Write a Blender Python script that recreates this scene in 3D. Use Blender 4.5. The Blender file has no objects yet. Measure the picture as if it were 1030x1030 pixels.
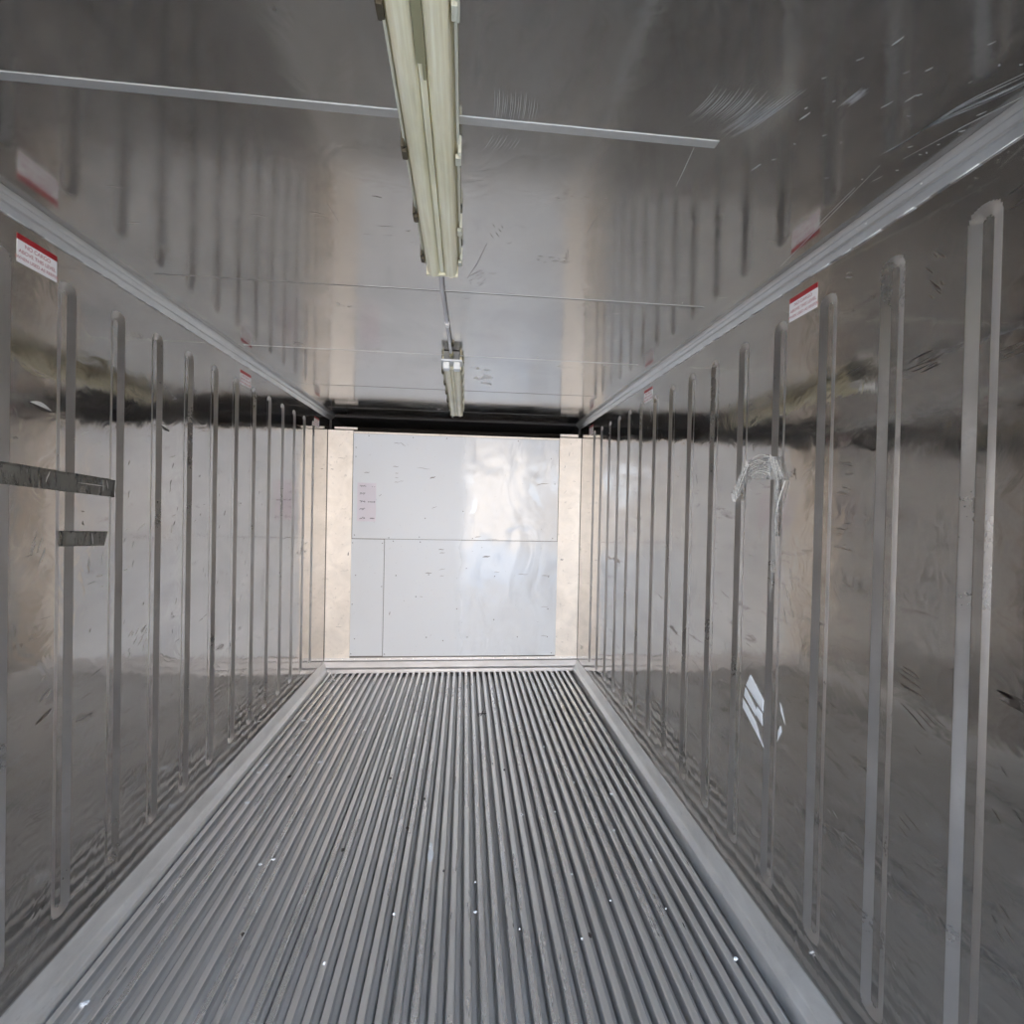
import bpy, bmesh, math, random
from mathutils import Matrix, Vector
random.seed(7)
scn = bpy.context.scene
COL = scn.collection

# ------------------------------------------------------------------ camera
W = 2.29; HW = W / 2
H = 2.290          # ceiling height above the floor tops
D = 4.464          # distance camera -> end wall
DOOR = -1.00       # door opening behind the camera
F_PX, CX, CZ, YAW, PIT, ROL = 489.99, 0.0776, 1.5025, 0.096, -0.011, 0.0213

def cam_axis(u, v, f):
    """camera-plane vector (u right, v down, f forward) -> world"""
    c, s = math.cos(-ROL), math.sin(-ROL)
    u, v = u * c - v * s, u * s + v * c
    X, Y, Z = u, f, -v
    c, s = math.cos(PIT), math.sin(PIT)
    Y, Z = Y * c - Z * s, Y * s + Z * c
    c, s = math.cos(YAW), math.sin(YAW)
    return Vector((X * c + Y * s, -X * s + Y * c, Z))

r_, u_, b_ = cam_axis(1, 0, 0), cam_axis(0, -1, 0), -cam_axis(0, 0, 1)
cd = bpy.data.cameras.new('camera'); cam = bpy.data.objects.new('camera', cd); COL.objects.link(cam)
cam.matrix_world = Matrix(((r_.x, u_.x, b_.x, CX), (r_.y, u_.y, b_.y, 0), (r_.z, u_.z, b_.z, CZ), (0, 0, 0, 1)))
cd.sensor_width = 36; cd.lens = F_PX / 1030 * 36; cd.clip_start = 0.01; cd.clip_end = 300
scn.camera = cam

# ------------------------------------------------------------------ world, sun, exposure
wd = bpy.data.worlds.new('world'); scn.world = wd; wd.use_nodes = True
nt = wd.node_tree; nt.nodes.clear()
wo = nt.nodes.new('ShaderNodeOutputWorld'); bg = nt.nodes.new('ShaderNodeBackground')
tc = nt.nodes.new('ShaderNodeTexCoord'); sp = nt.nodes.new('ShaderNodeSeparateXYZ')
cr = nt.nodes.new('ShaderNodeValToRGB')
cr.color_ramp.elements[0].position = 0.0; cr.color_ramp.elements[0].color = (0.87, 0.93, 1.0, 1)
cr.color_ramp.elements[1].position = 0.7; cr.color_ramp.elements[1].color = (0.50, 0.68, 1.0, 1)
nt.links.new(tc.outputs['Generated'], sp.inputs[0]); nt.links.new(sp.outputs['Z'], cr.inputs[0])
nt.links.new(cr.outputs[0], bg.inputs[0]); nt.links.new(bg.outputs[0], wo.inputs[0])
bg.inputs[1].default_value = 4.0

sl = bpy.data.lights.new('sun', 'SUN'); sun = bpy.data.objects.new('sun', sl); COL.objects.link(sun)
sl.energy = 8.0; sl.angle = math.radians(0.6); sl.color = (1.0, 0.90, 0.76)
sun.rotation_euler = Vector((0.35, -0.75, -0.60)).to_track_quat('-Z', 'Y').to_euler()   # comes over the end of the container, behind the end wall

scn.view_settings.view_transform = 'Standard'; scn.view_settings.look = 'None'
scn.view_settings.gamma = 1.0; scn.view_settings.use_curve_mapping = False
scn.view_settings.exposure = 0.84
cy = scn.cycles
cy.max_bounces = 20; cy.glossy_bounces = 16; cy.diffuse_bounces = 6; cy.transmission_bounces = 8
cy.use_denoising = True; cy.caustics_reflective = True; cy.blur_glossy = 0.0
cy.sample_clamp_indirect = 12

# ------------------------------------------------------------------ material helpers
def new_mat(name, col, metal=0.0, rough=0.5):
    m = bpy.data.materials.new(name); m.use_nodes = True
    p = m.node_tree.nodes['Principled BSDF']
    p.inputs['Base Color'].default_value = (*col, 1); p.inputs['Metallic'].default_value = metal
    p.inputs['Roughness'].default_value = rough
    return m
class NT:
    def __init__(s, m): s.t = m.node_tree; s.p = s.t.nodes['Principled BSDF']
    def n(s, k, **kw):
        o = s.t.nodes.new(k)
        for a, b in kw.items(): setattr(o, a, b)
        return o
    def l(s, a, b): s.t.links.new(a, b)
    def coords(s, scale=(1, 1, 1), rot=(0, 0, 0)):
        t = s.n('ShaderNodeTexCoord'); m = s.n('ShaderNodeMapping')
        m.inputs['Scale'].default_value = scale; m.inputs['Rotation'].default_value = rot
        s.l(t.outputs['Object'], m.inputs[0]); return m.outputs[0]
    def noise(s, co, scale, detail=4, rough=0.55, dist=0.0):
        n = s.n('ShaderNodeTexNoise'); n.inputs['Scale'].default_value = scale
        n.inputs['Detail'].default_value = detail; n.inputs['Roughness'].default_value = rough
        n.inputs['Distortion'].default_value = dist
        s.l(co, n.inputs['Vector']); return n.outputs['Fac']
    def ramp(s, f, a, b, ca=(0, 0, 0), cb=(1, 1, 1)):
        r = s.n('ShaderNodeValToRGB'); e = r.color_ramp.elements
        e[0].position = a; e[0].color = (*ca, 1); e[1].position = b; e[1].color = (*cb, 1)
        s.l(f, r.inputs[0]); return r.outputs[0]
    def mix(s, f, a, b):
        m = s.n('ShaderNodeMix', data_type='RGBA')
        for i, v in ((0, f), (6, a), (7, b)):
            if isinstance(v, (int, float)): m.inputs[i].default_value = v
            elif isinstance(v, tuple): m.inputs[i].default_value = (*v, 1)
            else: s.l(v, m.inputs[i])
        return m.outputs[2]
    def rng(s, f, lo, hi, a=0.0, b=1.0):
        m = s.n('ShaderNodeMapRange'); m.inputs[1].default_value = a; m.inputs[2].default_value = b
        m.inputs[3].default_value = lo; m.inputs[4].default_value = hi
        s.l(f, m.inputs[0]); return m.outputs[0]
    def math(s, op, a, b):
        m = s.n('ShaderNodeMath', operation=op)
        for i, v in enumerate((a, b)):
            if isinstance(v, (int, float)): m.inputs[i].default_value = v
            else: s.l(v, m.inputs[i])
        return m.outputs[0]
    def bump(s, h, dist, strength=1.0, prev=None):
        b = s.n('ShaderNodeBump'); b.inputs['Strength'].default_value = strength
        b.inputs['Distance'].default_value = dist; s.l(h, b.inputs['Height'])
        if prev is not None: s.l(prev, b.inputs['Normal'])
        return b.outputs[0]

def steel(name, col, rough, wav=0.004, wavscale=2.2, stains=0.35, seed=0.0, stain_col=(0.13, 0.11, 0.09), stretch=(1, 1, 1), cloud=0.25):
    """thin stainless lining sheet: mirror-like, softly dented, smeared and stained"""
    m = new_mat(name, col, 0.96, rough); g = NT(m)
    co = g.coords()
    cs = g.coords(scale=stretch)
    off = g.n('ShaderNodeVectorMath', operation='ADD'); off.inputs[1].default_value = (seed, seed * 1.7, seed * .6)
    g.l(cs, off.inputs[0]); cs = off.outputs[0]
    n1 = g.noise(cs, 3.2, 6, 0.62, 0.4)
    n2 = g.noise(cs, 14, 5, 0.7, 0.2)
    fine = g.noise(co, 90, 2, 0.5)
    base = g.mix(g.ramp(n1, 0.35, 0.75), tuple(c * (1 - cloud * .5) for c in col), tuple(min(1, c * (1 + cloud * .4)) for c in col))
    st = g.ramp(g.math('MULTIPLY', g.ramp(n1, 0.56, 0.70), g.ramp(n2, 0.48, 0.62)), 0.1, 0.8)
    base = g.mix(g.math('MULTIPLY', st, stains), base, stain_col)
    g.l(base, g.p.inputs['Base Color'])
    r = g.math('ADD', g.rng(n1, -0.05, 0.09, .3, .75), g.math('MULTIPLY', g.math('SUBTRACT', fine, .5), 0.06))
    r = g.math('ADD', r, rough)
    g.l(g.math('ADD', r, g.math('MULTIPLY', st, 0.18)), g.p.inputs['Roughness'])
    b1 = g.bump(g.noise(co, wavscale, 2, 0.45), wav)
    b2 = g.bump(g.noise(co, 10, 2, 0.5, 1.0), wav * .13, 1.0, b1)
    g.l(b2, g.p.inputs['Normal'])
    return m

M = {}
M['wall_l'] = steel('stainless_left', (0.57, 0.545, 0.52), 0.08, 0.006, 2.0, 0.5, 3.0, stretch=(1, .6, 1.6))
M['wall_r'] = steel('stainless_right', (0.55, 0.525, 0.495), 0.08, 0.006, 2.2, 0.75, 8.0, stretch=(1, .5, 2.2))
M['groove'] = steel('pressed_groove_steel', (0.60, 0.575, 0.55), 0.30, 0.002, 2.2, 0.3, 5.0)
M['ceil'] = steel('stainless_ceiling', (0.56, 0.54, 0.51), 0.12, 0.003, 1.2, 0.25, 15.0, stretch=(1, .7, 1))
def alu(name, col, rough, spots=0.3, sc=30, metal=0.9, stretch=(1, 1, 1), bump=0.0006):
    m = new_mat(name, col, metal, rough); g = NT(m); co = g.coords(scale=stretch)
    n1 = g.noise(co, sc * .2, 6, 0.65, 0.6); n2 = g.noise(co, sc, 6, 0.7)
    b = g.mix(g.ramp(n1, 0.3, 0.7), tuple(c * .84 for c in col), tuple(min(1, c * 1.08) for c in col))
    b = g.mix(g.math('MULTIPLY', g.ramp(n2, 0.60, 0.72), spots), b, tuple(c * .45 for c in col))
    g.l(b, g.p.inputs['Base Color'])
    g.l(g.math('ADD', g.rng(n1, -0.07, 0.09, .3, .7), rough), g.p.inputs['Roughness'])
    g.l(g.bump(n2, bump), g.p.inputs['Normal'])
    return m
M['floor'] = alu('extruded_aluminium', (0.55, 0.54, 0.53), 0.45, 0.12, 60, 0.6, (1, .25, 1))
M['floor_top'] = alu('worn_bar_tops', (0.80, 0.78, 0.755), 0.28, 0.0, 30, 0.75, (1, .1, 1), .00003)  # polished tops, painted lighter to hold the glare of the end wall
M['kerb'] = alu('kerb_aluminium', (0.74, 0.74, 0.73), 0.42, 0.3, 50, 0.75, (1, .4, 1))
M['rail'] = alu('rail_aluminium', (0.62, 0.62, 0.61), 0.36, 0.2, 40, 0.8, (1, .4, 1))
M['side'] = alu('end_side_aluminium', (0.86, 0.79, 0.71), 0.40, 0.6, 26, 0.6)
M['sill'] = alu('sill_aluminium', (0.66, 0.64, 0.63), 0.36, 0.3, 40, 0.8, (.3, 1, 1))
M['shell'] = new_mat('shell_paint', (0.42, 0.43, 0.44), 0.0, 0.6)
M['dark'] = new_mat('dark_cavity', (0.035, 0.030, 0.028), 0.0, 0.7)  # near-black colour stands in for the unlit void
M['seam'] = new_mat('seam_dark', (0.20, 0.185, 0.17), 0.4, 0.5)
M['seam_l'] = alu('seam_strip', (0.62, 0.61, 0.58), 0.40, 0.15, 60, 0.75, (.3, 1, 1))
M['scratch'] = new_mat('scratch_light', (0.62, 0.61, 0.58), 0.3, 0.55)
M['sealant'] = new_mat('white_sealant', (0.85, 0.84, 0.80), 0.0, 0.5)
M['mark'] = new_mat('dark_scuff', (0.06, 0.05, 0.045), 0.2, 0.5)
M['smudge'] = new_mat('soft_smudge', (0.34, 0.31, 0.28), 0.95, 0.28)
M['hair'] = new_mat('hairline_scratch', (0.66, 0.63, 0.60), 0.9, 0.42)
M['white'] = new_mat('sticker_white', (0.86, 0.83, 0.82), 0.0, 0.45)
M['red'] = new_mat('sticker_red', (0.36, 0.012, 0.018), 0.0, 0.4)
M['ink'] = new_mat('sticker_ink', (0.42, 0.12, 0.12), 0.0, 0.5)
M['pink'] = new_mat('pink_paper', (0.80, 0.74, 0.78), 0.0, 0.6)
M['ink_g'] = new_mat('grey_ink', (0.16, 0.13, 0.14), 0.0, 0.5)
M['screw'] = new_mat('screw_metal', (0.22, 0.20, 0.19), 0.8, 0.4)
M['bright'] = new_mat('bright_metal', (0.85, 0.85, 0.84), 0.9, 0.3)
M['torn'] = new_mat('torn_edge', (0.82, 0.80, 0.76), 0.4, 0.4)
M['pipe'] = new_mat('conduit_metal', (0.55, 0.55, 0.57), 0.7, 0.35)
M['paper'] = new_mat('white_scrap', (0.80, 0.82, 0.84), 0.0, 0.5)

def make_panel():
    """glossy off-white sheet: smooth on the left, buckled on the right where it shows rippled reflections"""
    m = new_mat('white_sheet', (0.76, 0.775, 0.795), 0.22, 0.16); g = NT(m); co = g.coords()
    n = g.noise(co, 40, 5, 0.7); n1 = g.noise(co, 3, 4, .5)
    b = g.mix(g.math('MULTIPLY', g.ramp(n, 0.66, 0.74), 0.5), (0.76, 0.775, 0.795), (0.30, 0.26, 0.24))
    g.l(b, g.p.inputs['Base Color'])
    s = g.n('ShaderNodeSeparateXYZ'); g.l(co, s.inputs[0])
    right = g.ramp(g.math('ADD', s.outputs['X'], g.rng(n1, -.12, .12)), 0.0, 0.16)
    g.l(g.mix(right, 0.34, 0.07) if False else g.rng(right, 0.36, 0.07), g.p.inputs['Roughness'])
    g.l(g.rng(right, 0.08, 0.13), g.p.inputs['Metallic'])
    cw = g.coords(scale=(1, 1, .55))
    w1 = g.noise(cw, 3.2, 2, .5, 1.2)
    h = g.math('MULTIPLY', w1, right)
    wv = g.n('ShaderNodeTexWave', wave_type='RINGS'); wv.inputs['Scale'].default_value = 5.5; wv.inputs['Distortion'].default_value = 5; wv.inputs['Detail'].default_value = 1; wv.inputs['Detail Scale'].default_value = .7
    mp = g.coords(scale=(1, 1, .35)); g.l(mp, wv.inputs[0])
    b0 = g.bump(h, 0.012)
    bb = g.bump(g.math('MULTIPLY', wv.outputs[1], right), 0.0022, 1.0, b0)
    g.l(bb, g.p.inputs['Normal'])
    return m
M['panel'] = make_panel()

def make_yellow():
    m = new_mat('aged_diffuser', (0.66, 0.60, 0.42), 0.0, 0.38); g = NT(m)
    co = g.coords(scale=(1, .03, 1)); n = g.noise(co, 140, 3, .6)
    c2 = g.coords(scale=(1, .3, 1)); n2 = g.noise(c2, 9, 5, .6)
    b = g.mix(g.ramp(n, .3, .7), (0.76, 0.67, 0.43), (0.92, 0.86, 0.64))
    b = g.mix(g.math('MULTIPLY', g.ramp(n2, .50, .72), .5), b, (0.52, 0.48, 0.30))
    g.l(b, g.p.inputs['Base Color'])
    g.p.inputs['Subsurface Weight'].default_value = 0.15; g.p.inputs['Subsurface Radius'].default_value = (.02, .02, .01)
    g.p.inputs['Coat Weight'].default_value = 0.3
    return m
M['diff'] = make_yellow()
M['diff_dark'] = new_mat('stained_channel', (0.30, 0.27, 0.15), 0.0, 0.5)
M['housing'] = new_mat('aged_housing', (0.50, 0.44, 0.28), 0.0, 0.5)
M['housing_g'] = new_mat('dull_grey_box', (0.20, 0.19, 0.17), 0.3, 0.5)
M['flange'] = new_mat('pale_flange', (0.66, 0.66, 0.66), 0.3, 0.4)
M['clip'] = new_mat('clip_plastic', (0.60, 0.58, 0.46), 0.0, 0.45)
M['clip_d'] = new_mat('rusty_clip', (0.10, 0.08, 0.05), 0.3, 0.6)
M['tape'] = alu('worn_tape', (0.15, 0.14, 0.12), 0.55, 0.7, 60, 0.25, (1, 1, 3))

_g = NT(M['tape']); _n = _g.noise(_g.coords(scale=(1, 1, .25)), 45, 4, .7)
_g.l(_g.ramp(_n, .36, .52, (.25, .25, .25), (.95, .95, .95)), _g.p.inputs['Alpha'])
def make_film():
    m = new_mat('clear_film', (0.86, 0.84, 0.80), 0.0, 0.18); g = NT(m)
    co = g.coords(); n = g.noise(co, 34, 4, .6, 1.5)
    g.l(g.ramp(n, .38, .62, (.03, .03, .03), (.40, .40, .40)), g.p.inputs['Alpha'])
    g.l(g.bump(n, .01), g.p.inputs['Normal'])
    return m
M['film'] = make_film()

# ------------------------------------------------------------------ geometry helpers
def obj(name, bm, mat, parent=None, smooth=False):
    me = bpy.data.meshes.new(name); bm.normal_update(); bm.to_mesh(me); bm.free()
    if isinstance(mat, (list, tuple)):
        for x in mat: me.materials.append(x)
    else: me.materials.append(mat)
    if smooth:
        for p in me.polygons: p.use_smooth = True
    o = bpy.data.objects.new(name, me); COL.objects.link(o)
    if parent: o.parent = parent
    return o
def tag(o, label=None, cat=None, group=None, kind=None):
    if label: o['label'] = label
    if cat: o['category'] = cat
    if group: o['group'] = group
    if kind: o['kind'] = kind
    return o
def merge(parent, bm, mat):
    """surface marks become faces of the mesh they lie on, with their own material"""
    me = parent.data; me.materials.append(mat); k = len(me.materials) - 1
    for f in bm.faces: f.material_index = k; f.smooth = False
    t = bpy.data.meshes.new('t'); bm.to_mesh(t); bm.free()
    b2 = bmesh.new(); b2.from_mesh(me); b2.from_mesh(t); b2.to_mesh(me); b2.free(); bpy.data.meshes.remove(t)
def empty(name, loc, label, cat, group=None):
    o = bpy.data.objects.new(name, None); COL.objects.link(o); o.location = loc; o.empty_display_size = .05
    return tag(o, label, cat, group)
def box(bm, a, b, bev=0.0):
    x0, y0, z0 = a; x1, y1, z1 = b
    r = bmesh.ops.create_cube(bm, size=1.0, matrix=Matrix.Translation(((x0 + x1) / 2, (y0 + y1) / 2, (z0 + z1) / 2)) @ Matrix.Diagonal((abs(x1 - x0), abs(y1 - y0), abs(z1 - z0), 1)))
    if bev > 0:
        es = list({e for v in r['verts'] for e in v.link_edges})
        bmesh.ops.bevel(bm, geom=es, offset=bev, segments=2, affect='EDGES', profile=.6)
def cyl(bm, p0, p1, r, seg=16, r2=None):
    p0, p1 = Vector(p0), Vector(p1); d = p1 - p0
    mt = Matrix.Translation((p0 + p1) / 2) @ d.to_track_quat('Z', 'Y').to_matrix().to_4x4()
    bmesh.ops.create_cone(bm, cap_ends=True, segments=seg, radius1=r, radius2=r if r2 is None else r2, depth=d.length, matrix=mt)
def prism(bm, prof, y0, y1, axis='Y'):
    """closed profile of (x,z) pairs extruded along Y (or (y,z) pairs along X)"""
    mk = (lambda p, t: (p[0], t, p[1])) if axis == 'Y' else (lambda p, t: (t, p[0], p[1]))
    a = [bm.verts.new(mk(p, y0)) for p in prof]; b = [bm.verts.new(mk(p, y1)) for p in prof]
    n = len(prof)
    for i in range(n):
        bm.faces.new((a[i], a[(i + 1) % n], b[(i + 1) % n], b[i]))
    bm.faces.new(a[::-1]); bm.faces.new(b)
def fixn(bm): bmesh.ops.recalc_face_normals(bm, faces=bm.faces)

# ------------------------------------------------------------------ side walls with pressed grooves
P = 0.2202
GL = [1.620 + P * k for k in range(-11, 12)]
GR = [0.925 + P * k for k in range(-8, 15)]
ZT, ZB = 2.156, 0.2076
GW, GS, GD = 0.035, 0.024, 0.009      # half width, slope width, depth
def wall(name, side, centres, mat):
    ys = [DOOR, 5.1]
    for c in centres:
        if c - GW < DOOR: continue
        for o in (-.05, -.0355, -.035, -.033, -.029, -.023, -.017, -.0125, -.011, -.0095, -.005, 0, .005, .0095, .011, .0125, .017, .023, .029, .033, .035, .0355, .05):
            ys.append(c + o)
    ys = sorted(set(round(y, 5) for y in ys))
    ext = []
    for a, b in zip(ys, ys[1:]):
        if b - a > .06: ext += [a + (b - a) * t for t in ([.5] if b - a < .2 else [k / 8 for k in range(1, 8)])]
    ys = sorted(ys + ext)
    zs = [-.12, 0.0, .12, H + .02]
    for e, s in ((ZT, -1), (ZB, 1)):
        zs += [e + s * t for t in [-.004, -.0005, 0, .002, .005, .008, .011, .014, .017, .020, .0225, .0245, .027, .030, .033, .035, .036, .045]]
    zs += [.3 + k * .2 for k in range(9)]
    zs = sorted(set(round(z, 5) for z in zs))
    cs = [c for c in centres if c - GW > DOOR]
    lo, hi = ZB + GW, ZT - GW
    def dep(y, z):
        best = 0
        for c in cs:
            if abs(y - c) < GW:
                zz = min(max(z, lo), hi); d = math.hypot(y - c, z - zz)
                t = (GW - d) / GS
                if t > 0:
                    t = min(t, 1.0)
                    best = GD * t
        return best
    bm = bmesh.new(); grid = []
    for y in ys:
        grid.append([bm.verts.new((side * (HW + dep(y, z)), y, z)) for z in zs])
    for i in range(len(ys) - 1):
        for j in range(len(zs) - 1):
            q = (grid[i][j], grid[i + 1][j], grid[i + 1][j + 1], grid[i][j + 1])
            bm.faces.new(q if side < 0 else q[::-1]).smooth = True
    n = len(bm.faces)
    box(bm, (side * (HW + .012), DOOR, -.12), (side * (HW + .09), 5.1, H + .1))
    bm.faces.ensure_lookup_table()
    for f in bm.faces[n:]: f.material_index = 1
    for f in bm.faces[:n]:
        f.smooth = True
        xs = [abs(v.co.x) for v in f.verts]
        if max(xs) - min(xs) > .0004: f.material_index = 2
    # normals of the sheet must look into the room
    me_o = obj(name, bm, [mat, M['shell'], M['groove']])
    tag(me_o, kind='structure')
    return me_o
wall_left = wall('wall_left', -1, GL, M['wall_l'])
wall_right = wall('wall_right', 1, GR, M['wall_r'])

# ------------------------------------------------------------------ ceiling, base, far cavity
bm = bmesh.new(); box(bm, (-HW, DOOR, H), (HW, 5.1, H + .1)); ceiling = tag(obj('ceiling', bm, M['ceil']), kind='structure')
bm = bmesh.new(); box(bm, (-HW - .012, D + .002, -.12), (HW + .012, D + .07, 2.135)); tag(obj('wall_front', bm, M['seam']), kind='structure')
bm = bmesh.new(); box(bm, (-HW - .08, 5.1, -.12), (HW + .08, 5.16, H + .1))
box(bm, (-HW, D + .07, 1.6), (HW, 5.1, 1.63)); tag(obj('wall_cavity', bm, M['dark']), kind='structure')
# cavity above the end wall: its shade painted as dark sheets, sides and ceiling
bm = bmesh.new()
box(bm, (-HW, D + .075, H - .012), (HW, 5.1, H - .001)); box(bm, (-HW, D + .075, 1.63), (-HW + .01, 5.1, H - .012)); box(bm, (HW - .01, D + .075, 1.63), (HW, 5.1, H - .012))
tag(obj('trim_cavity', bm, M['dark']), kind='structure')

# floor: aluminium extrusions, one bright ledge, a lower ledge and a slot per bar
bm = bmesh.new()
x = -1.088; pitch = 0.0518; k = 0
while x < 1.085:
    w = 0.0235
    j = random.uniform(-.0006, .0006); dz = random.uniform(-.0008, .0004)
    sl_ = .009 + (.004 if k % 7 == 4 else 0)
    prof = [(x, -.060), (x, -.004 + dz), (x + .003, -.0006 + dz), (x + .006, 0 + dz), (x + w - .005, 0 + dz), (x + w - .001, -.002 + dz),
            (x + w + .0005, -.018), (x + w + .003, -.0215), (x + pitch - sl_ - .006, -.0240), (x + pitch - sl_ - .002, -.026), (x + pitch - sl_, -.032), (x + pitch - sl_, -.060)]
    prism(bm, prof, DOOR, D - .03)
    x += pitch; k += 1
box(bm, (-HW, DOOR, -.12), (HW, 5.1, -.059))
fixn(bm)
for f in bm.faces:
    if min(v.co.z for v in f.verts) > -.006 and f.normal.z > .3: f.material_index = 1
floor = tag(obj('floor', bm, [M['floor'], M['floor_top']]), kind='structure')

# kerbs at the foot of the side walls
for s, nm in ((-1, 'baseboard_left'), (1, 'baseboard_right')):
    bm = bmesh.new()
    pr = [(HW - .0005, -.044), (HW - .0005, .094), (HW - .004, .094), (HW - .007, .088), (HW - .022, .042), (HW - .026, .036), (HW - .046, .026), (HW - .049, .022), (HW - .049, -.044)]
    prism(bm, [(s * a, b) for a, b in pr], DOOR, D - .002); fixn(bm)
    tag(obj(nm, bm, M['kerb']), kind='structure')
# cove rails between walls and ceiling
for i, s in enumerate((-1, 1)):
    bm = bmesh.new()
    pr = [(HW - .0005, H - .0005), (HW - .0005, H - .042), (HW - .005, H - .043), (HW - .008, H - .040), (HW - .0175, H - .0300), (HW - .0195, H - .0325), (HW - .0235, H - .0310), (HW - .0245, H - .0250), (HW - .033, H - .0155), (HW - .037, H - .0155), (HW - .041, H - .009), (HW - .0425, H - .0005)]
    prism(bm, [(s * a, b) for a, b in pr], DOOR, D + .07); fixn(bm)
    rail = tag(obj('trim_%d' % (i + 1), bm, M['rail']), kind='structure')
    bm = bmesh.new()          # uneven sealant bead along the lower lip
    rnd = random.Random(4 + i); y = DOOR + .05
    while y < D - .1:
        L = rnd.uniform(.01, .09); r = rnd.uniform(.0008, .0022 if s > 0 else .0013)
        cyl(bm, (s * (HW - .0035), y, H - .0435), (s * (HW - .0035), y + L, H - .0435 + rnd.uniform(-.001, .001)), r, 8)
        y += L + rnd.choice([0, 0, .01, .05])
    for q in range(16 if s > 0 else 4):
        y = rnd.uniform(.4, 3.2); t = rnd.random()
        p = Vector((s * (HW - .008 - .026 * t), y, H - .041 + .028 * t))
        bmesh.ops.create_icosphere(bm, subdivisions=1, radius=rnd.uniform(.0015, .003), matrix=Matrix.Translation(p) @ Matrix.Diagonal((1, 1.6, 1, 1)))
    obj('sealant_bead', bm, M['sealant'], rail, True)

# ceiling joints
bm = bmesh.new()
box(bm, (-HW + .042, 1.000, H - .0015), (.60, 1.020, H)); tag(obj('trim_3', bm, M['seam_l']), kind='structure')
n = 4
for (y, x0, x1, mt, w) in ((1.822, -1.02, -.30, 'seam', .004), (1.813, -.30, .98, 'seam_l', .003), (2.585, -1.05, 1.0, 'seam_l', .0055), (3.365, -1.05, 1.0, 'seam', .006), (4.13, -1.05, 1.0, 'seam', .006)):
    bm = bmesh.new(); box(bm, (x0, y - w / 2, H - .001), (x1, y + w / 2, H)); tag(obj('trim_%d' % n, bm, M[mt]), kind='structure'); n += 1
bm = bmesh.new(); box(bm, (-.30, 1.819, H - .0008), (.98, 1.822, H)); tag(obj('trim_%d' % n, bm, M['seam']), kind='structure')

# scratches: thin flat ribbons lying on the ceiling sheet
def ribbon(bm, pts, w, nrm, lift=.0006, taper=True):
    pts = [Vector(p) for p in pts]; N = Vector(nrm); prev = None; m = len(pts)
    for i, p in enumerate(pts):
        t = (pts[min(i + 1, m - 1)] - pts[max(i - 1, 0)]).normalized(); sd = t.cross(N)
        f = math.sin(math.pi * (i + .35) / (m - .3)) if taper else 1
        a = bm.verts.new(p + N * lift + sd * w * f * .5); b = bm.verts.new(p + N * lift - sd * w * f * .5)
        if prev: bm.faces.new((prev[0], a, b, prev[1]))
        prev = (a, b)
def fan(bm, x0, x1, ya, yb, slant, cnt, w, rnd, curve=.01):
    for i in range(cnt):
        t = i / (cnt - 1) + rnd.uniform(-.02, .02); x = x0 + (x1 - x0) * t
        s0 = rnd.uniform(0, .25); s1 = rnd.uniform(.75, 1.0)
        pts = []
        for k in range(7):
            u = s0 + (s1 - s0) * k / 6
            pts.append((x + slant * u + curve * math.sin(u * 2.6), ya + (yb - ya) * u, H))
        ribbon(bm, pts, w * rnd.uniform(.5, 1.3), (0, 0, -1))
rnd = random.Random(11); bm = bmesh.new()
fan(bm, .500, .600, .958, .868, .020, 22, .0011, rnd)
fan(bm, .575, .622, .992, .880, .045, 16, .0011, rnd, .012)
fan(bm, .605, .640, .985, .855, .055, 6, .0012, rnd, .0)
fan(bm, .118, .200, 1.004, .925, -.003, 17, .0007, rnd, .003)
fan(bm, .10, .16, 1.09, 1.035, .02, 9, .0006, rnd, .003)
fan(bm, .780, .800, .892, .842, .012, 9, .0011, rnd, 0)
for q in range(26):
    a = rnd.uniform(0, .055); b = rnd.uniform(0, .05)
    s0 = rnd.uniform(0, .5); s1 = s0 + rnd.uniform(.3, .6)
    pts = []
    for k in range(8):
        u = s0 + (s1 - s0) * k / 7
        pts.append((.955 + .115 * u + a * u * .7 + .008 * math.sin(u * 9 + a * 30), 1.005 - .30 * u + b * u, H))
    ribbon(bm, pts, .0012 * rnd.uniform(.4, 1.2), (0, 0, -1))
ribbon(bm, [(1.026, 1.001, H), (1.065, .90, H), (1.10, .826, H), (1.12, .76, H)], .0022, (0, 0, -1))
ribbon(bm, [(1.067, 1.482, H), (1.035, 1.28, H), (.993, 1.024, H)], .0014, (0, 0, -1))
ribbon(bm, [(1.02, 1.25, H), (.998, 1.10, H)], .0014, (0, 0, -1))
ribbon(bm, [(.572, 1.151, H), (.565, 1.09, H), (.556, 1.024, H)], .0014, (0, 0, -1))
for q in range(34):
    x = rnd.uniform(.70, 1.08); y = rnd.uniform(.70, 1.08); L = rnd.uniform(.003, .010); a = rnd.uniform(-2.5, .6)
    ribbon(bm, [(x, y, H), (x + L * .5, y + L * a * .5 + .001, H), (x + L, y + L * a, H)], rnd.uniform(.001, .004), (0, 0, -1))
merge(ceiling, bm, M['scratch'])
bm = bmesh.new()
def darkfan(x0, y0, x1, y1, cnt, L, ang, w):
    for i in range(cnt):
        x = rnd.uniform(x0, x1); y = rnd.uniform(y0, y1); l = L * rnd.uniform(.4, 1)
        ribbon(bm, [(x, y, H), (x + l * math.cos(ang) * .5, y + l * math.sin(ang) * .5, H), (x + l * math.cos(ang), y + l * math.sin(ang), H)], w * rnd.uniform(.4, 1.1), (0, 0, -1))
darkfan(.07, 1.66, .13, 1.76, 14, .03, -.9, .0016)
darkfan(.09, 1.60, .10, 1.75, 5, .045, -.25, .0014)
darkfan(.28, 1.52, .39, 1.56, 16, .02, .1, .0018)
darkfan(.37, 1.46, .40, 1.53, 8, .03, 1.3, .002)
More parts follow.
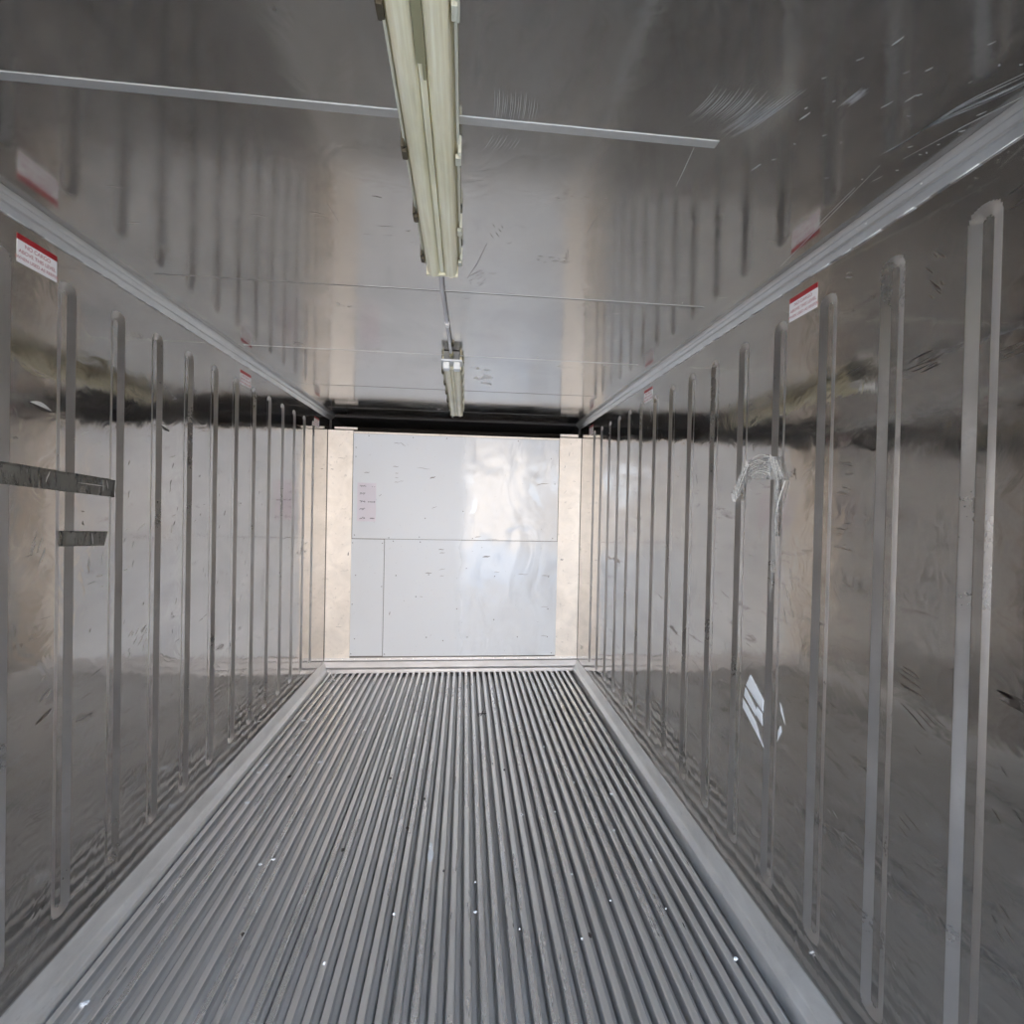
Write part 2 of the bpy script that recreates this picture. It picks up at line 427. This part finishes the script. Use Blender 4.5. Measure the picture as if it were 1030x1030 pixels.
darkfan(.13, 1.36, .18, 1.42, 5, .03, 1.1, .0012)
darkfan(.29, 1.20, .43, 1.24, 10, .015, .1, .0012)
darkfan(-.62, 1.45, .0, 1.52, 9, .05, 0, .0008)
ribbon(bm, [(.127, 1.473, H), (.10, 1.6, H), (.069, 1.706, H)], .0016, (0, 0, -1))
ribbon(bm, [(.408, 1.381, H), (.412, 1.33, H), (.416, 1.285, H)], .0016, (0, 0, -1))
ribbon(bm, [(-.30, 1.33, H), (-.295, 1.38, H), (-.292, 1.42, H)], .0012, (0, 0, -1))
for q in range(70):
    x = rnd.uniform(-1, 1); y = rnd.uniform(1.25, 3.6); L = rnd.uniform(.006, .05)
    ribbon(bm, [(x, y, H), (x + L * .5, y + .0008, H), (x + L, y + rnd.uniform(-.01, .01), H)], rnd.uniform(.0006, .002), (0, 0, -1))
merge(ceiling, bm, M['smudge'])

# scuffs and scratches on the side walls
def wscuffs(parent, side, items, nm, mat):
    bm = bmesh.new()
    for (y, z, L, ang, w, cnt, sy, sz) in items:
        for i in range(cnt):
            yy = y + rnd.uniform(-sy, sy); zz = z + rnd.uniform(-sz, sz); l = L * rnd.uniform(.35, 1.0); a = ang + rnd.uniform(-.04, .04)
            pts = [(side * HW, yy + l * math.cos(a) * t, zz + l * math.sin(a) * t + .0008 * math.sin(t * 5 + i)) for t in (0, .25, .5, .75, 1)]
            cc = GR if side > 0 else GL
            if any(abs(p[1] - c) < GW + .002 for p in pts for c in cc): continue
            ribbon(bm, pts, w * rnd.uniform(.4, 1.2), (-side, 0, 0))
    merge(parent, bm, mat)
wscuffs(wall_right, 1, [(.83, 2.13, .07, -.10, .006, 6, .02, .02), (.82, 1.84, .09, -.15, .006, 7, .02, .012), (1.02, 1.86, .09, -.15, .005, 10, .03, .03),
    (1.02, 2.05, .04, .9, .004, 8, .03, .05), (1.05, 1.10, .08, .25, .006, 10, .03, .03), (.82, 1.14, .05, .15, .009, 8, .02, .012),
    (1.0, 1.02, .08, .5, .003, 6, .03, .03), (1.28, 1.6, .06, .1, .003, 8, .04, .05), (1.28, 1.9, .06, -.2, .003, 4, .04, .08), (1.28, 1.42, .06, .1, .003, 8, .04, .06),
    (1.04, .75, .05, .5, .002, 8, .04, .2), (.84, .7, .03, .8, .003, 8, .02, .3), (1.5, 1.63, .012, .3, .006, 7, .012, .012), (1.26, 1.0, .06, .2, .002, 8, .04, .3),
    (2.6, 1.2, .1, .3, .002, 40, 1.3, .5), (2.6, 1.8, .05, 1.3, .003, 26, 1.3, .25), (1.8, 1.65, .02, .1, .004, 4, .02, .06)], 'dark_scuffs', M['smudge'])
wscuffs(wall_right, 1, [(1.27, .5, .03, .5, .002, 5, .04, .3), (1.05, .55, .02, .7, .003, 8, .05, .3), (2.7, 1.1, .06, 1.4, .002, 40, 1.2, .5), (1.5, 1.2, .08, 1.2, .004, 6, .02, .1), (1.72, 1.3, .05, .2, .002, 6, .04, .3), (1.3, 2.1, .03, .3, .003, 4, .04, .1)], 'light_scratches', M['hair'])
wscuffs(wall_left, -1, [(1.85, .90, .14, .33, .003, 3, .02, .01), (2.02, .95, .10, .33, .002, 3, .02, .01), (1.53, .84, .07, .45, .006, 3, .01, .006), (1.69, 1.43, .004, 1.5, .010, 6, .004, .03), (1.50, 1.34, .03, 0, .002, 4, .02, .02),
    (1.52, 1.10, .05, .1, .002, 5, .03, .05), (2.7, 1.4, .03, 1.2, .003, 50, 1.1, .4), (2.2, .9, .05, .2, .002, 14, .6, .1)], 'dark_scuffs', M['smudge'])
wscuffs(wall_left, -1, [(1.76, 1.30, .05, 1.4, .003, 7, .05, .05), (1.75, 1.22, .06, .1, .003, 6, .04, .02), (1.52, 1.3, .10, 1.2, .006, 4, .02, .05), (1.55, .95, .05, .6, .006, 8, .02, .05), (1.96, .97, .04, .8, .004, 14, .05, .03), (2.8, 1.2, .05, 1.4, .003, 60, 1.0, .35), (2.0, 1.5, .05, .3, .002, 20, .5, .4)], 'light_scratches', M['hair'])

# ------------------------------------------------------------------ end wall: aluminium side strips, white sheets, sill
def sheet(name, x0, x1, z0, z1, label, cat, mat, th=.006, y=None, group=None):
    y = D if y is None else y
    bm = bmesh.new(); nx, nz = 12, 12
    box(bm, (x0, y - th, z0), (x1, y, z1), .0012)
    return tag(obj(name, bm, mat), label, cat, group)
def screws(parent, pts, y, r=.0045, mat='screw'):
    for (x, z) in pts:
        bm = bmesh.new(); cyl(bm, (x, y, z), (x, y - .003, z), r, 10, r * .6); obj('screw', bm, M[mat], parent)
ls = sheet('side_strip', -HW + .004, -.926, .10, 2.150, 'mottled aluminium strip filling the left edge of the end wall', 'wall strip', M['side'], .012)
rs = sheet('side_strip', .938, HW - .004, .10, 2.150, 'mottled aluminium strip filling the right edge of the end wall', 'wall strip', M['side'], .012)
top = sheet('wall_sheet', -.922, .934, 1.190, 2.125, 'wide upper white sheet of the end wall, carrying the pink label', 'wall panel', M['panel'])
bl = sheet('wall_sheet', -.928, -.640, .135, 1.184, 'narrow lower white sheet at the left of the end wall', 'wall panel', M['panel'])
br = sheet('wall_sheet', -.635, .940, .130, 1.186, 'broad lower white sheet of the end wall with rippled reflections', 'wall panel', M['panel'])
screws(top, [(-.90, 2.0), (-.90, 1.92), (-.79, 2.108), (-.40, 2.106), (-.1, 2.108), (.55, 2.106), (.86, 1.95), (.90, 1.72), (-.90, 1.22), (-.60, 1.2), (-.33, 1.21), (.15, 1.205), (.89, 1.215), (.06, 1.45), (-.28, 1.38)], D - .006)
screws(bl, [(-.885, .86), (-.885, .29), (-.915, 1.15), (-.915, .155), (-.655, 1.15), (-.655, .76), (-.91, .6)], D - .006)
screws(br, [(-.56, 1.17), (-.32, 1.165), (-.24, .87), (-.35, .67), (-.53, .86), (.02, .56), (-.25, .30), (.36, .46), (.36, .86), (.86, .86), (.86, .56), (.86, .30), (-.10, .27), (.12, .30), (.58, .30), (.9, .15), (-.62, .15), (.1, .93)], D - .006, .005)
def smears(parent, y, items, nm, mat):
    bm = bmesh.new()
    for (x, z, L, w, a) in items:
        c, s = math.cos(a), math.sin(a)
        ribbon(bm, [(x - L * c * t, y, z - L * s * t + .002 * math.sin(t * 9)) for t in (-.5, -.2, .1, .3, .5)], w * .6, (0, -1, 0), .0012)
    merge(parent, bm, M[mat])
M['faint'] = new_mat('faint_smear', (0.30, 0.27, 0.25), 0.1, 0.5)
smears(top, D - .006, [(-.80, 1.78, .05, .010, .1), (-.55, 1.84, .05, .008, 0), (-.30, 1.83, .12, .005, -.1), (-.22, 1.75, .05, .020, .3), (-.54, 2.05, .06, .006, 0), (-.49, 2.04, .06, .006, -.6), (-.54, 1.78, .03, .006, 0), (-.54, 1.74, .03, .006, 0), (-.54, 1.70, .04, .006, 0), (-.5, 1.71, .05, .004, .2),
    (.80, 1.72, .09, .010, .1), (-.20, 1.48, .05, .006, .4), (.75, 1.71, .04, .008, .3), (-.68, 1.58, .03, .006, .7), (.33, 1.2, .12, .006, 0), (.2, 1.22, .06, .010, .2)], 'scuff_marks', 'faint')
smears(br, D - .006, [(-.13, 1.10, .05, .012, 0), (-.12, 1.07, .05, .008, .1), (-.24, .885, .06, .012, 0), (-.12, .92, .06, .005, .2), (-.12, .86, .04, .006, 0), (.28, 1.04, .07, .022, .1), (.62, .88, .10, .008, 0), (.38, .90, .05, .007, 0), (.83, .87, .08, .008, 0), (.83, .58, .07, .006, 0), (.83, .31, .06, .006, 0), (-.30, .67, .03, .006, 0), (-.58, .52, .03, .012, 1.4)], 'scuff_marks', 'faint')
smears(ls, D - .012, [(-1.02, 1.9, .07, .006, 0), (-1.1, 1.8, .03, .01, 0), (-.95, 1.05, .03, .02, 1.5), (-1.02, .4, .06, .004, 0), (-1.0, 1.45, .05, .004, .1), (-.98, .9, .08, .003, .1), (-1.03, 2.02, .05, .003, .8)], 'scuff_marks', 'faint')
smears(rs, D - .012, [(.98, 1.02, .03, .02, 0), (1.03, 2.0, .04, .008, 1.5), (1.05, 1.5, .05, .004, .2), (1.08, 1.75, .03, .006, 0), (1.0, 1.65, .04, .004, .9), (1.06, .8, .05, .004, 0), (.99, 1.88, .03, .006, 1.3), (1.08, 1.2, .04, .003, 0)], 'scuff_marks', 'faint')
# top edge trim of the end wall and little lips above the strips
bm = bmesh.new(); box(bm, (-.922, D - .010, 2.127), (.934, D + .06, 2.143), .002); tag(obj('trim_20', bm, M['side']), kind='structure')
bm = bmesh.new(); box(bm, (-1.10, D + .03, 2.165), (-.90, D + .05, 2.185), .002); box(bm, (.95, D + .03, 2.165), (1.12, D + .05, 2.19), .002)
tag(obj('trim_21', bm, M['side']), kind='structure')
# sill: stepped angle across the foot of the end wall
bm = bmesh.new()
pr = [(D, .120), (D - .012, .120), (D - .014, .100), (D - .016, .096), (D - .030, .090), (D - .032, .040), (D - .050, .036), (D - .060, .030), (D - .062, .010), (D - .062, -.002), (D, -.002)]
prism(bm, pr, -HW + .003, HW - .003, 'X'); fixn(bm); sill = tag(obj('trim_22', bm, M['sill']), kind='structure')
bm = bmesh.new(); box(bm, (-HW + .01, D - .034, .093), (HW - .01, D - .0305, .0965)); obj('shadow_joint', bm, M['seam'], sill)
for i in range(22):
    x = -1.09 + i * .104
    bm = bmesh.new(); bmesh.ops.create_icosphere(bm, subdivisions=2, radius=.006, matrix=Matrix.Translation((x, D - .0135, .110)) @ Matrix.Diagonal((1, .5, 1, 1)))
    obj('rivet', bm, M['bright'], sill, True)
# dark vertical joints where end wall meets side walls
bm = bmesh.new()
for s in (-1, 1): box(bm, (s * (HW - .004), D - .0125, 0.09), (s * (HW - .0003), D, 2.15))
tag(obj('trim_23', bm, M['seam']), kind='structure')

# ------------------------------------------------------------------ warning stickers
def text_mesh(s, size):
    cu = bpy.data.curves.new('t', 'FONT'); cu.body = s; cu.size = size; cu.align_x = 'CENTER'; cu.extrude = .0001
    o = bpy.data.objects.new('t', cu); COL.objects.link(o)
    bpy.context.view_layer.update()
    me = bpy.data.meshes.new_from_object(o.evaluated_get(bpy.context.evaluated_depsgraph_get()))
    bpy.data.objects.remove(o); return me
TXT = [('NO CARGO', .0155, .0105), ('ABOVE THIS LEVEL', .0145, -.0075), ('WHEN USED AS REEFER', .0130, -.0250)]
def sticker(y, z, side, label):
    e = empty('warning_sticker', (side * (HW - .0008), y, z), label, 'sticker', 'load limit stickers along the side walls')
    # local x runs along the text, local y up, local z into the room
    e.rotation_euler = (math.pi / 2, 0, math.pi / 2 if side < 0 else -math.pi / 2)
    bm = bmesh.new(); box(bm, (-.065, -.0385, -.0003), (.065, .0225, .0003)); obj('label_face', bm, M['white'], e)
    bm = bmesh.new(); box(bm, (-.065, .0225, -.0003), (.065, .0385, .0004)); obj('red_band', bm, M['red'], e)
    for s, sz, yy in TXT:
        me = text_mesh(s, sz); me.materials.clear(); me.materials.append(M['ink'])
        o = bpy.data.objects.new('lettering', me); COL.objects.link(o); o.parent = e; o.location = (0, yy - .004, .0005)
    return e
sticker(1.515, 2.178, -1, 'red and white warning sticker on the left wall nearest the camera')
sticker(1.477, 2.176, 1, 'red and white warning sticker on the right wall nearest the camera')
sticker(2.832, 2.174, -1, 'red and white warning sticker halfway along the left wall')
sticker(2.807, 2.180, 1, 'red and white warning sticker halfway along the right wall')
sticker(4.128, 2.160, -1, 'red and white warning sticker on the left wall beside the end wall')
sticker(4.120, 2.175, 1, 'red and white warning sticker on the right wall beside the end wall')

# pink label on the upper white sheet
e = empty('instruction_label', (-.80, D - .0068, 1.515), 'pale pink instruction label with rows of small marks, on upper white sheet', 'label')
bm = bmesh.new(); box(bm, (-.082, -.0006, -.172), (.082, .0006, .172)); lp = obj('label_paper', bm, M['pink'], e)
for r, z in enumerate((.142, .076, .005, -.062, -.142)):
    bm = bmesh.new(); rr = random.Random(r)
    for q in range(4):
        x = -.062 + q * .011; ribbon(bm, [(x, -.0006, z + rr.uniform(-.012, .006)), (x + .010, -.0006, z + rr.uniform(-.004, .010)), (x + .018, -.0006, z + rr.uniform(-.008, .012))], .005, (0, -1, 0), .0005)
    merge(lp, bm, M['ink_g'])
    if r in (0, 2, 4):
        bm = bmesh.new()
        for q in range(9):
            if rr.random() < .8: box(bm, (-.020 + q * .0105, -.0012, z - .002 - (.003 if r == 0 else .005)), (-.020 + q * .0105 + rr.uniform(.004, .009), -.0006, z - .002 + (.0 if r == 0 else rr.uniform(.003, .006))))
        merge(lp, bm, M['ink_g'])

# ------------------------------------------------------------------ ceiling lights
def light_fixture(y0, y1, xc, label, clips_l, clips_r):
    e = empty('ceiling_light', (xc, (y0 + y1) / 2, H), label, 'ceiling light', 'weatherproof strip lights along the ceiling')
    L = (y1 - y0) / 2
    bm = bmesh.new()       # housing tray against the ceiling
    prism(bm, [(-.050, 0), (-.054, -.010), (-.053, -.030), (-.047, -.036), (.047, -.036), (.053, -.030), (.054, -.010), (.050, 0)], -L, L); fixn(bm)
    obj('housing', bm, M['housing'], e)
    bm = bmesh.new()       # ribbed clear lip round the housing
    for s in (-1, 1): prism(bm, [(s * .053, -.026), (s * .0575, -.027), (s * .0585, -.033), (s * .053, -.036)], -L - .004, L + .004)
    fixn(bm); obj('sealing_lip', bm, M['clip'], e)
    # diffuser: two rounded lobes with a shallow channel between
    pts = [(-.0475, -.034)]
    for k in range(13):
        a = math.pi * (1 - k / 12) * .98 + .03
        pts.append((-.0262 + .0195 * math.cos(a), -.056 - .022 * math.sin(a)))
    pts += [(-.0058, -.0665), (.0, -.066), (.0058, -.0665)]
    for k in range(13):
        a = math.pi * (1 - k / 12) * .98 + .03
        pts.append((.0262 + .0195 * math.cos(a), -.056 - .022 * math.sin(a)))
    pts.append((.0475, -.034))
    bm = bmesh.new(); prism(bm, pts, -L + .004, L - .004); fixn(bm)
    d = obj('diffuser', bm, M['diff'], e)
    for s, ye in ((-1, -L), (1, L)):
        bm = bmesh.new(); box(bm, (-.049, ye - .006, -.072), (.049, ye + .006, -.004), .003)
        obj('end_cap', bm, M['diff'], e)
    for s, lst in ((-1, clips_l), (1, clips_r)):
        for i, y in enumerate(lst):
            yl = y - (y0 + y1) / 2
            bm = bmesh.new(); box(bm, (s * .0555, yl - .020, -.050), (s * .0625, yl + .020, -.012), .0018)
            box(bm, (s * .050, yl - .012, -.056), (s * .060, yl + .012, -.046), .0015)
            obj('clip', bm, M['clip_d' if s < 0 else 'clip'], e)  # darker clips on the left side
    return e, L
l1, L1 = light_fixture(.30, 1.545, -.008, 'long yellowed strip light overhead, nearest the camera', [.45, .75, 1.05, 1.28, 1.49], [.42, .74, 1.055, 1.33, 1.50])
# dark olive slot at the near end of the channel
bm = bmesh.new()
box(bm, (-.008, .30 - .9225, -.0685), (.008, .815 - .9225, -.0655), .001); box(bm, (.0005, .80 - .9225, -.0690), (.006, .845 - .9225, -.0655), .001)
obj('channel_stain', bm, M['diff_dark'], l1)
l2, L2 = light_fixture(2.60, 3.93, -.006, 'short-looking far strip light in front of the end wall', [2.75, 3.0, 3.25, 3.5, 3.75], [2.75, 3.0, 3.25, 3.5, 3.75])
# connector box at the near end of the second light
b0 = -(3.93 - 2.60) / 2
bm = bmesh.new(); box(bm, (-.040, b0 - .095, -.046), (.040, b0 - .004, -.002), .004); obj('junction_box', bm, M['housing_g'], l2)
bm = bmesh.new(); box(bm, (-.053, b0 - .105, -.056), (.053, b0 - .002, -.046), .003); obj('mounting_flange', bm, M['flange'], l2)
for s in (-1, 1):
    bm = bmesh.new(); box(bm, (s * .010, b0 - .098, -.094), (s * .044, b0 - .040, -.056), .009)
    obj('connector', bm, M['sealant'], l2)
bm = bmesh.new(); cyl(bm, (0, b0 - .150, -.030), (0, b0 - .095, -.030), .011, 14); obj('cable_gland', bm, M['diff_dark'], l2, True)
# conduit between the two lights
def tube(name, pts, r, mat, parent=None):
    cu = bpy.data.curves.new(name, 'CURVE'); cu.dimensions = '3D'; cu.bevel_depth = r; cu.bevel_resolution = 3; cu.use_fill_caps = True
    s = cu.splines.new('BEZIER'); s.bezier_points.add(len(pts) - 1)
    for b, p in zip(s.bezier_points, pts): b.co = p; b.handle_left_type = b.handle_right_type = 'AUTO'
    o = bpy.data.objects.new(name, cu); COL.objects.link(o)
    bpy.context.view_layer.update()
    me = bpy.data.meshes.new_from_object(o.evaluated_get(bpy.context.evaluated_depsgraph_get())); bpy.data.objects.remove(o)
    me.materials.clear(); me.materials.append(M[mat])
    for p in me.polygons: p.use_smooth = True
    o = bpy.data.objects.new(name, me); COL.objects.link(o)
    if parent: o.parent = parent
    return o
c = tube('conduit', [(-.018, 1.545, 2.268), (-.020, 1.75, 2.274), (-.014, 2.10, 2.272), (-.008, 2.47, 2.262)], .0075, 'pipe')
tag(c, 'grey metal conduit running along the ceiling between both strip lights', 'conduit')
bm = bmesh.new(); cyl(bm, (-.0145, 2.08, 2.272), (-.0135, 2.12, 2.272), .0095, 14); obj('pipe_collar', bm, M['bright'], c)
bm = bmesh.new(); cyl(bm, (-.018, 1.55, 2.268), (-.0185, 1.575, 2.2685), .011, 14); obj('pipe_collar', bm, M['bright'], c)

# ------------------------------------------------------------------ tape, film and torn label on the walls
def on_wall(name, side, polys, mat, label, cat, rough=.0, cc=None, lift=.0012, group=None, seed=1):
    """flat pieces stuck to a wall: each poly is (y,z) corners; grid-filled so that it dips into the grooves"""
    bm = bmesh.new(); rr = random.Random(seed); cs = GR if side > 0 else GL
    def dep(y):
        for c in cs:
            if abs(y - c) < GW: return GD * min(1, (GW - abs(y - c)) / GS)
        return 0
    for poly in polys:
        (a, b, c2, d) = poly; n, m = 28, 6; g = []
        for i in range(n + 1):
            u = i / n; row = []
            for j in range(m + 1):
                v = j / m
                y = (a[0] * (1 - u) + b[0] * u) * (1 - v) + (d[0] * (1 - u) + c2[0] * u) * v
                z = (a[1] * (1 - u) + b[1] * u) * (1 - v) + (d[1] * (1 - u) + c2[1] * u) * v
                x = side * (HW + dep(y) - lift - rr.random() * rough)
                row.append(bm.verts.new((x, y, z)))
            g.append(row)
        for i in range(n):
            for j in range(m): bm.faces.new((g[i][j], g[i + 1][j], g[i + 1][j + 1], g[i][j + 1]))
    o = obj(name, bm, mat, None, rough > 0)
    md = o.modifiers.new('s', 'SOLIDIFY'); md.thickness = .0004; md.offset = 0
    return tag(o, label, cat, group)
tape1 = on_wall('tape_strip', -1, [[(1.36, 1.597), (1.845, 1.566), (1.84, 1.505), (1.36, 1.538)]], M['tape'], 'long strip of worn grey tape across the left wall grooves', 'tape', .0015)
tape2 = on_wall('tape_strip', -1, [[(1.606, 1.400), (1.80, 1.388), (1.782, 1.340), (1.608, 1.352)]], M['tape'], 'short piece of worn grey tape on the left wall below the long one', 'tape', .0015, seed=3)
rr = random.Random(9)
for tp, ya, yb, za, zb in ((tape1, 1.38, 1.84, 1.590, 1.54), (tape2, 1.62, 1.78, 1.394, 1.350)):
    bm = bmesh.new()
    for k in range(16 if tp is tape1 else 0):
        y = rr.choice([rr.uniform(ya, yb), rr.uniform(1.55, 1.60) if tp is tape1 else rr.uniform(1.70, 1.73), rr.uniform(yb - .05, yb)])
        z0 = za - (y - ya) * .06; a = rr.uniform(-.02, .02)
        if any(abs(y - c) < GW + .012 for c in GL): continue
        ribbon(bm, [(-HW + .0030, y + a * t, z0 - .052 * t * rr.uniform(.7, 1)) for t in (.05, .3, .55, .8)], rr.uniform(.001, .005), (1, 0, 0))
    ribbon(bm, [(-HW + .0030, y, 1.565 - (y - 1.4) * .06) for y in (1.665, 1.70, 1.75, 1.78)] if tp is tape1 else [(-HW + .003, 1.725, 1.385), (-HW + .003, 1.727, 1.37), (-HW + .003, 1.73, 1.35)], .003, (1, 0, 0))
    merge(tp, bm, M['hair'])  # pale ribbons paint the glare on the tape's wrinkles
lab = on_wall('torn_label', 1, [[(1.706, .900), (1.622, .835), (1.625, .790), (1.735, .848)], [(1.737, .842), (1.668, .790), (1.668, .760), (1.745, .805)], [(1.66, .800), (1.628, .785), (1.625, .742), (1.672, .770)], [(1.752, .796), (1.665, .740), (1.615, .668), (1.750, .758)]],
    M['paper'], 'torn remains of a white label low on the right wall', 'label', .001)
on_wall('paper_shred', 1, [[(1.535, .865), (1.524, .850), (1.505, .800), (1.530, .835)]], M['paper'], 'upper small white shred right of the torn label on the right wall', 'paper shred', .001)
on_wall('paper_shred', 1, [[(1.528, .790), (1.522, .770), (1.545, .725), (1.540, .765)]], M['paper'], 'lower small white shred right of the torn label on the right wall', 'paper shred', .001)
# wrinkled clear film: a sheet plus the raised creases that catch light
rr = random.Random(5)
film = on_wall('plastic_film', 1, [[(1.752, 1.700), (1.560, 1.695), (1.530, 1.610), (1.735, 1.625)], [(1.770, 1.690), (1.735, 1.640), (1.845, 1.540), (1.862, 1.580)], [(1.595, 1.62), (1.570, 1.62), (1.580, 1.42), (1.592, 1.42)]],
    M['film'], 'crumpled clear plastic film stuck high across a groove of the right wall', 'plastic film', .006, lift=.004)
bm = bmesh.new()
def crease(p, q, r, bow):
    m = 6; pr_ = None
    pts = []
    for i in range(m + 1):
        t = i / m; y = p[0] + (q[0] - p[0]) * t; z = p[1] + (q[1] - p[1]) * t + bow * math.sin(math.pi * t)
        pts.append(Vector((HW - .008 - .003 * math.sin(3 * t), y, z)))
    for a, b in zip(pts, pts[1:]): cyl(bm, a, b, r, 6)
for k in range(9):
    y0 = 1.745 - rr.random() * .03; z0 = 1.635 + k * .0085
    crease((y0, z0), (1.625 + rr.uniform(-.01, .02), z0 + rr.uniform(-.012, .004)), rr.uniform(.0006, .0015), rr.uniform(.002, .014))
for k in range(8):
    y0 = 1.615 - k * .006; z0 = 1.705 - k * .004
    crease((y0, z0), (y0 - rr.uniform(.02, .04), z0 - rr.uniform(.05, .075)), rr.uniform(.0006, .0016), .004)
for k in range(4):
    t = -.008 + .005 * k; crease((1.752 + t, 1.69 + t), (1.838 + t, 1.56 + t), rr.uniform(.0008, .0018), rr.uniform(-.008, .008))
for k in range(4): crease((1.838 + k * .006, 1.575), (1.828 + k * .004, 1.54), .0016, 0)
crease((1.530, 1.608), (1.572, 1.505), .0020, .002); crease((1.533, 1.606), (1.571, 1.505), .0014, -.004)
for k in range(4): y0 = 1.566 + .007 * k; crease((y0, 1.62), (y0 + .004, 1.34 - .05 * k), .0006, .0)
M['crease'] = new_mat('film_crease', (0.72, 0.69, 0.64), 0.0, 0.25)
obj('film_creases', bm, M['crease'], film, True)

# torn bright metal flaps by the left grooves
def flap(y, z, s, label):
    bm = bmesh.new(); N = 10; top_, bot = [], []
    for i in range(N + 1):
        t = i / N; a = math.sin(math.pi * t)
        top_.append(bm.verts.new((-HW + .0008, y + s * (t - .5), z + .010 * a * s / .06 - t * .012)))
        bot.append(bm.verts.new((-HW + .001 + .009 * a, y + s * (t - .5), z - .004 * a - t * .012)))
    for i in range(N): bm.faces.new((top_[i], top_[i + 1], bot[i + 1], bot[i]))
    o = obj('torn_metal', bm, M['torn'], None, True)
    bm = bmesh.new(); ribbon(bm, [(-HW, y - s * .5, z), (-HW, y, z - .012), (-HW, y + s * .45, z - .016)], .010, (1, 0, 0)); obj('hole', bm, M['mark'], o)
    tag(o, label, 'tear')
flap(1.530, 1.768, .075, 'bright torn lip of a hole in the left wall, nearest the camera')
flap(2.115, 1.800, .060, 'bright torn lip of a small hole further along the left wall')

# ------------------------------------------------------------------ litter on the floor
def crumple(bm, c, sx, sy, sz, seed):
    r = random.Random(seed); k = bmesh.ops.create_icosphere(bm, subdivisions=2, radius=1, matrix=Matrix.Translation(c) @ Matrix.Diagonal((sx, sy, sz, 1)))
    for v in k['verts']: v.co += Vector((r.uniform(-.3, .3) * sx, r.uniform(-.3, .3) * sy, r.uniform(-.3, .3) * sz))
bm = bmesh.new(); crumple(bm, (-.040, 2.10, -.003), .011, .060, .006, 3); crumple(bm, (-.045, 2.155, .001), .009, .018, .007, 4)
tag(obj('plastic_scrap', bm, M['paper']), 'crumpled white plastic scrap lying lengthwise between the floor bars', 'litter')
bm = bmesh.new()
for q in ((.20, 3.50, .26, 3.505), (.22, 3.47, .235, 3.54), (.245, 3.48, .255, 3.54), (.20, 3.49, .205, 3.46)):
    cyl(bm, (q[0], q[1], .004), (q[2], q[3], .004), .003, 6)
tag(obj('wire_scrap', bm, M['mark']), 'bent dark wire scrap on the far middle of the floor', 'litter')
bm = bmesh.new(); cyl(bm, (-1.06, 4.33, .05), (-.99, 4.21, .006), .005, 8); tag(obj('metal_pin', bm, M['bright']), 'bright metal pin leaning on the kerb in the far left corner', 'pin')
fl = [(-1.001, 3.452, .03), (-.727, 2.89, .03), (-1.02, 2.876, .02), (-1.03, 2.80, .02), (-1.017, 1.541, .022), (-.735, 2.084, .014), (-.693, 2.11, .014), (-.97, 2.52, .025), (.383, 2.339, .010), (.548, 2.352, .010), (.874, 2.482, .020), (.512, 1.647, .007), (.542, 1.943, .008),
      (1.011, 1.535, .014), (.148, 1.928, .007), (-.153, 1.797, .011), (-.878, 2.977, .014), (1.005, 3.47, .028), (.145, 1.785, .013), (.60, 3.0, .012), (.66, 1.80, .007), (.45, 2.9, .010), (.80, 2.2, .010), (.30, 1.70, .005), (.86, 1.75, .006), (.70, 2.6, .009), (-.35, 1.62, .006), (.9, 2.0, .007)]
for i, (x, y, s) in enumerate(fl):
    bm = bmesh.new(); crumple(bm, (x, y, .003), s * .55, s * .35, .0035, 20 + i)
    tag(obj('paper_scrap', bm, M['paper']), 'tiny white scrap of litter lying on the ribbed metal floor', 'litter', 'white scraps scattered over the floor')
dk = [(-.10, 2.5, .010), (-.16, 2.28, .012), (.545, 1.66, .010), (-.85, 2.75, .014), (-.42, 2.15, .010), (.33, 2.75, .010), (-.66, 1.75, .008), (-.30, 2.7, .012), (.02, 2.0, .007)]
for i, (x, y, s) in enumerate(dk):
    bm = bmesh.new(); crumple(bm, (x, y, .001), s * .6, s, .003, 70 + i)
    tag(obj('dirt_crumb', bm, M['mark']), 'small dark crumb of dirt lying on the ribbed metal floor', 'dirt', 'dark crumbs scattered over the floor')

# ------------------------------------------------------------------ outside, behind the camera (lights and reflections)
g_ = alu('yard_concrete', (0.40, 0.38, 0.35), 0.8, 0.2, 3, 0.0)
bm = bmesh.new(); box(bm, (-30, -40, -.45), (30, 12, -.25)); tag(obj('ground', bm, g_), kind='structure')
wm = alu('yard_wall', (0.56, 0.48, 0.40), 0.8, 0.2, 2, 0.0)  # added unseen wall: bounces warm light, blocks sky on the right
bm = bmesh.new(); box(bm, (-16, -17, -.25), (-2, -16, 2.3)); box(bm, (-2, -17, -.25), (18, -15, 6.5)); tag(obj('wall_yard', bm, wm), kind='structure')
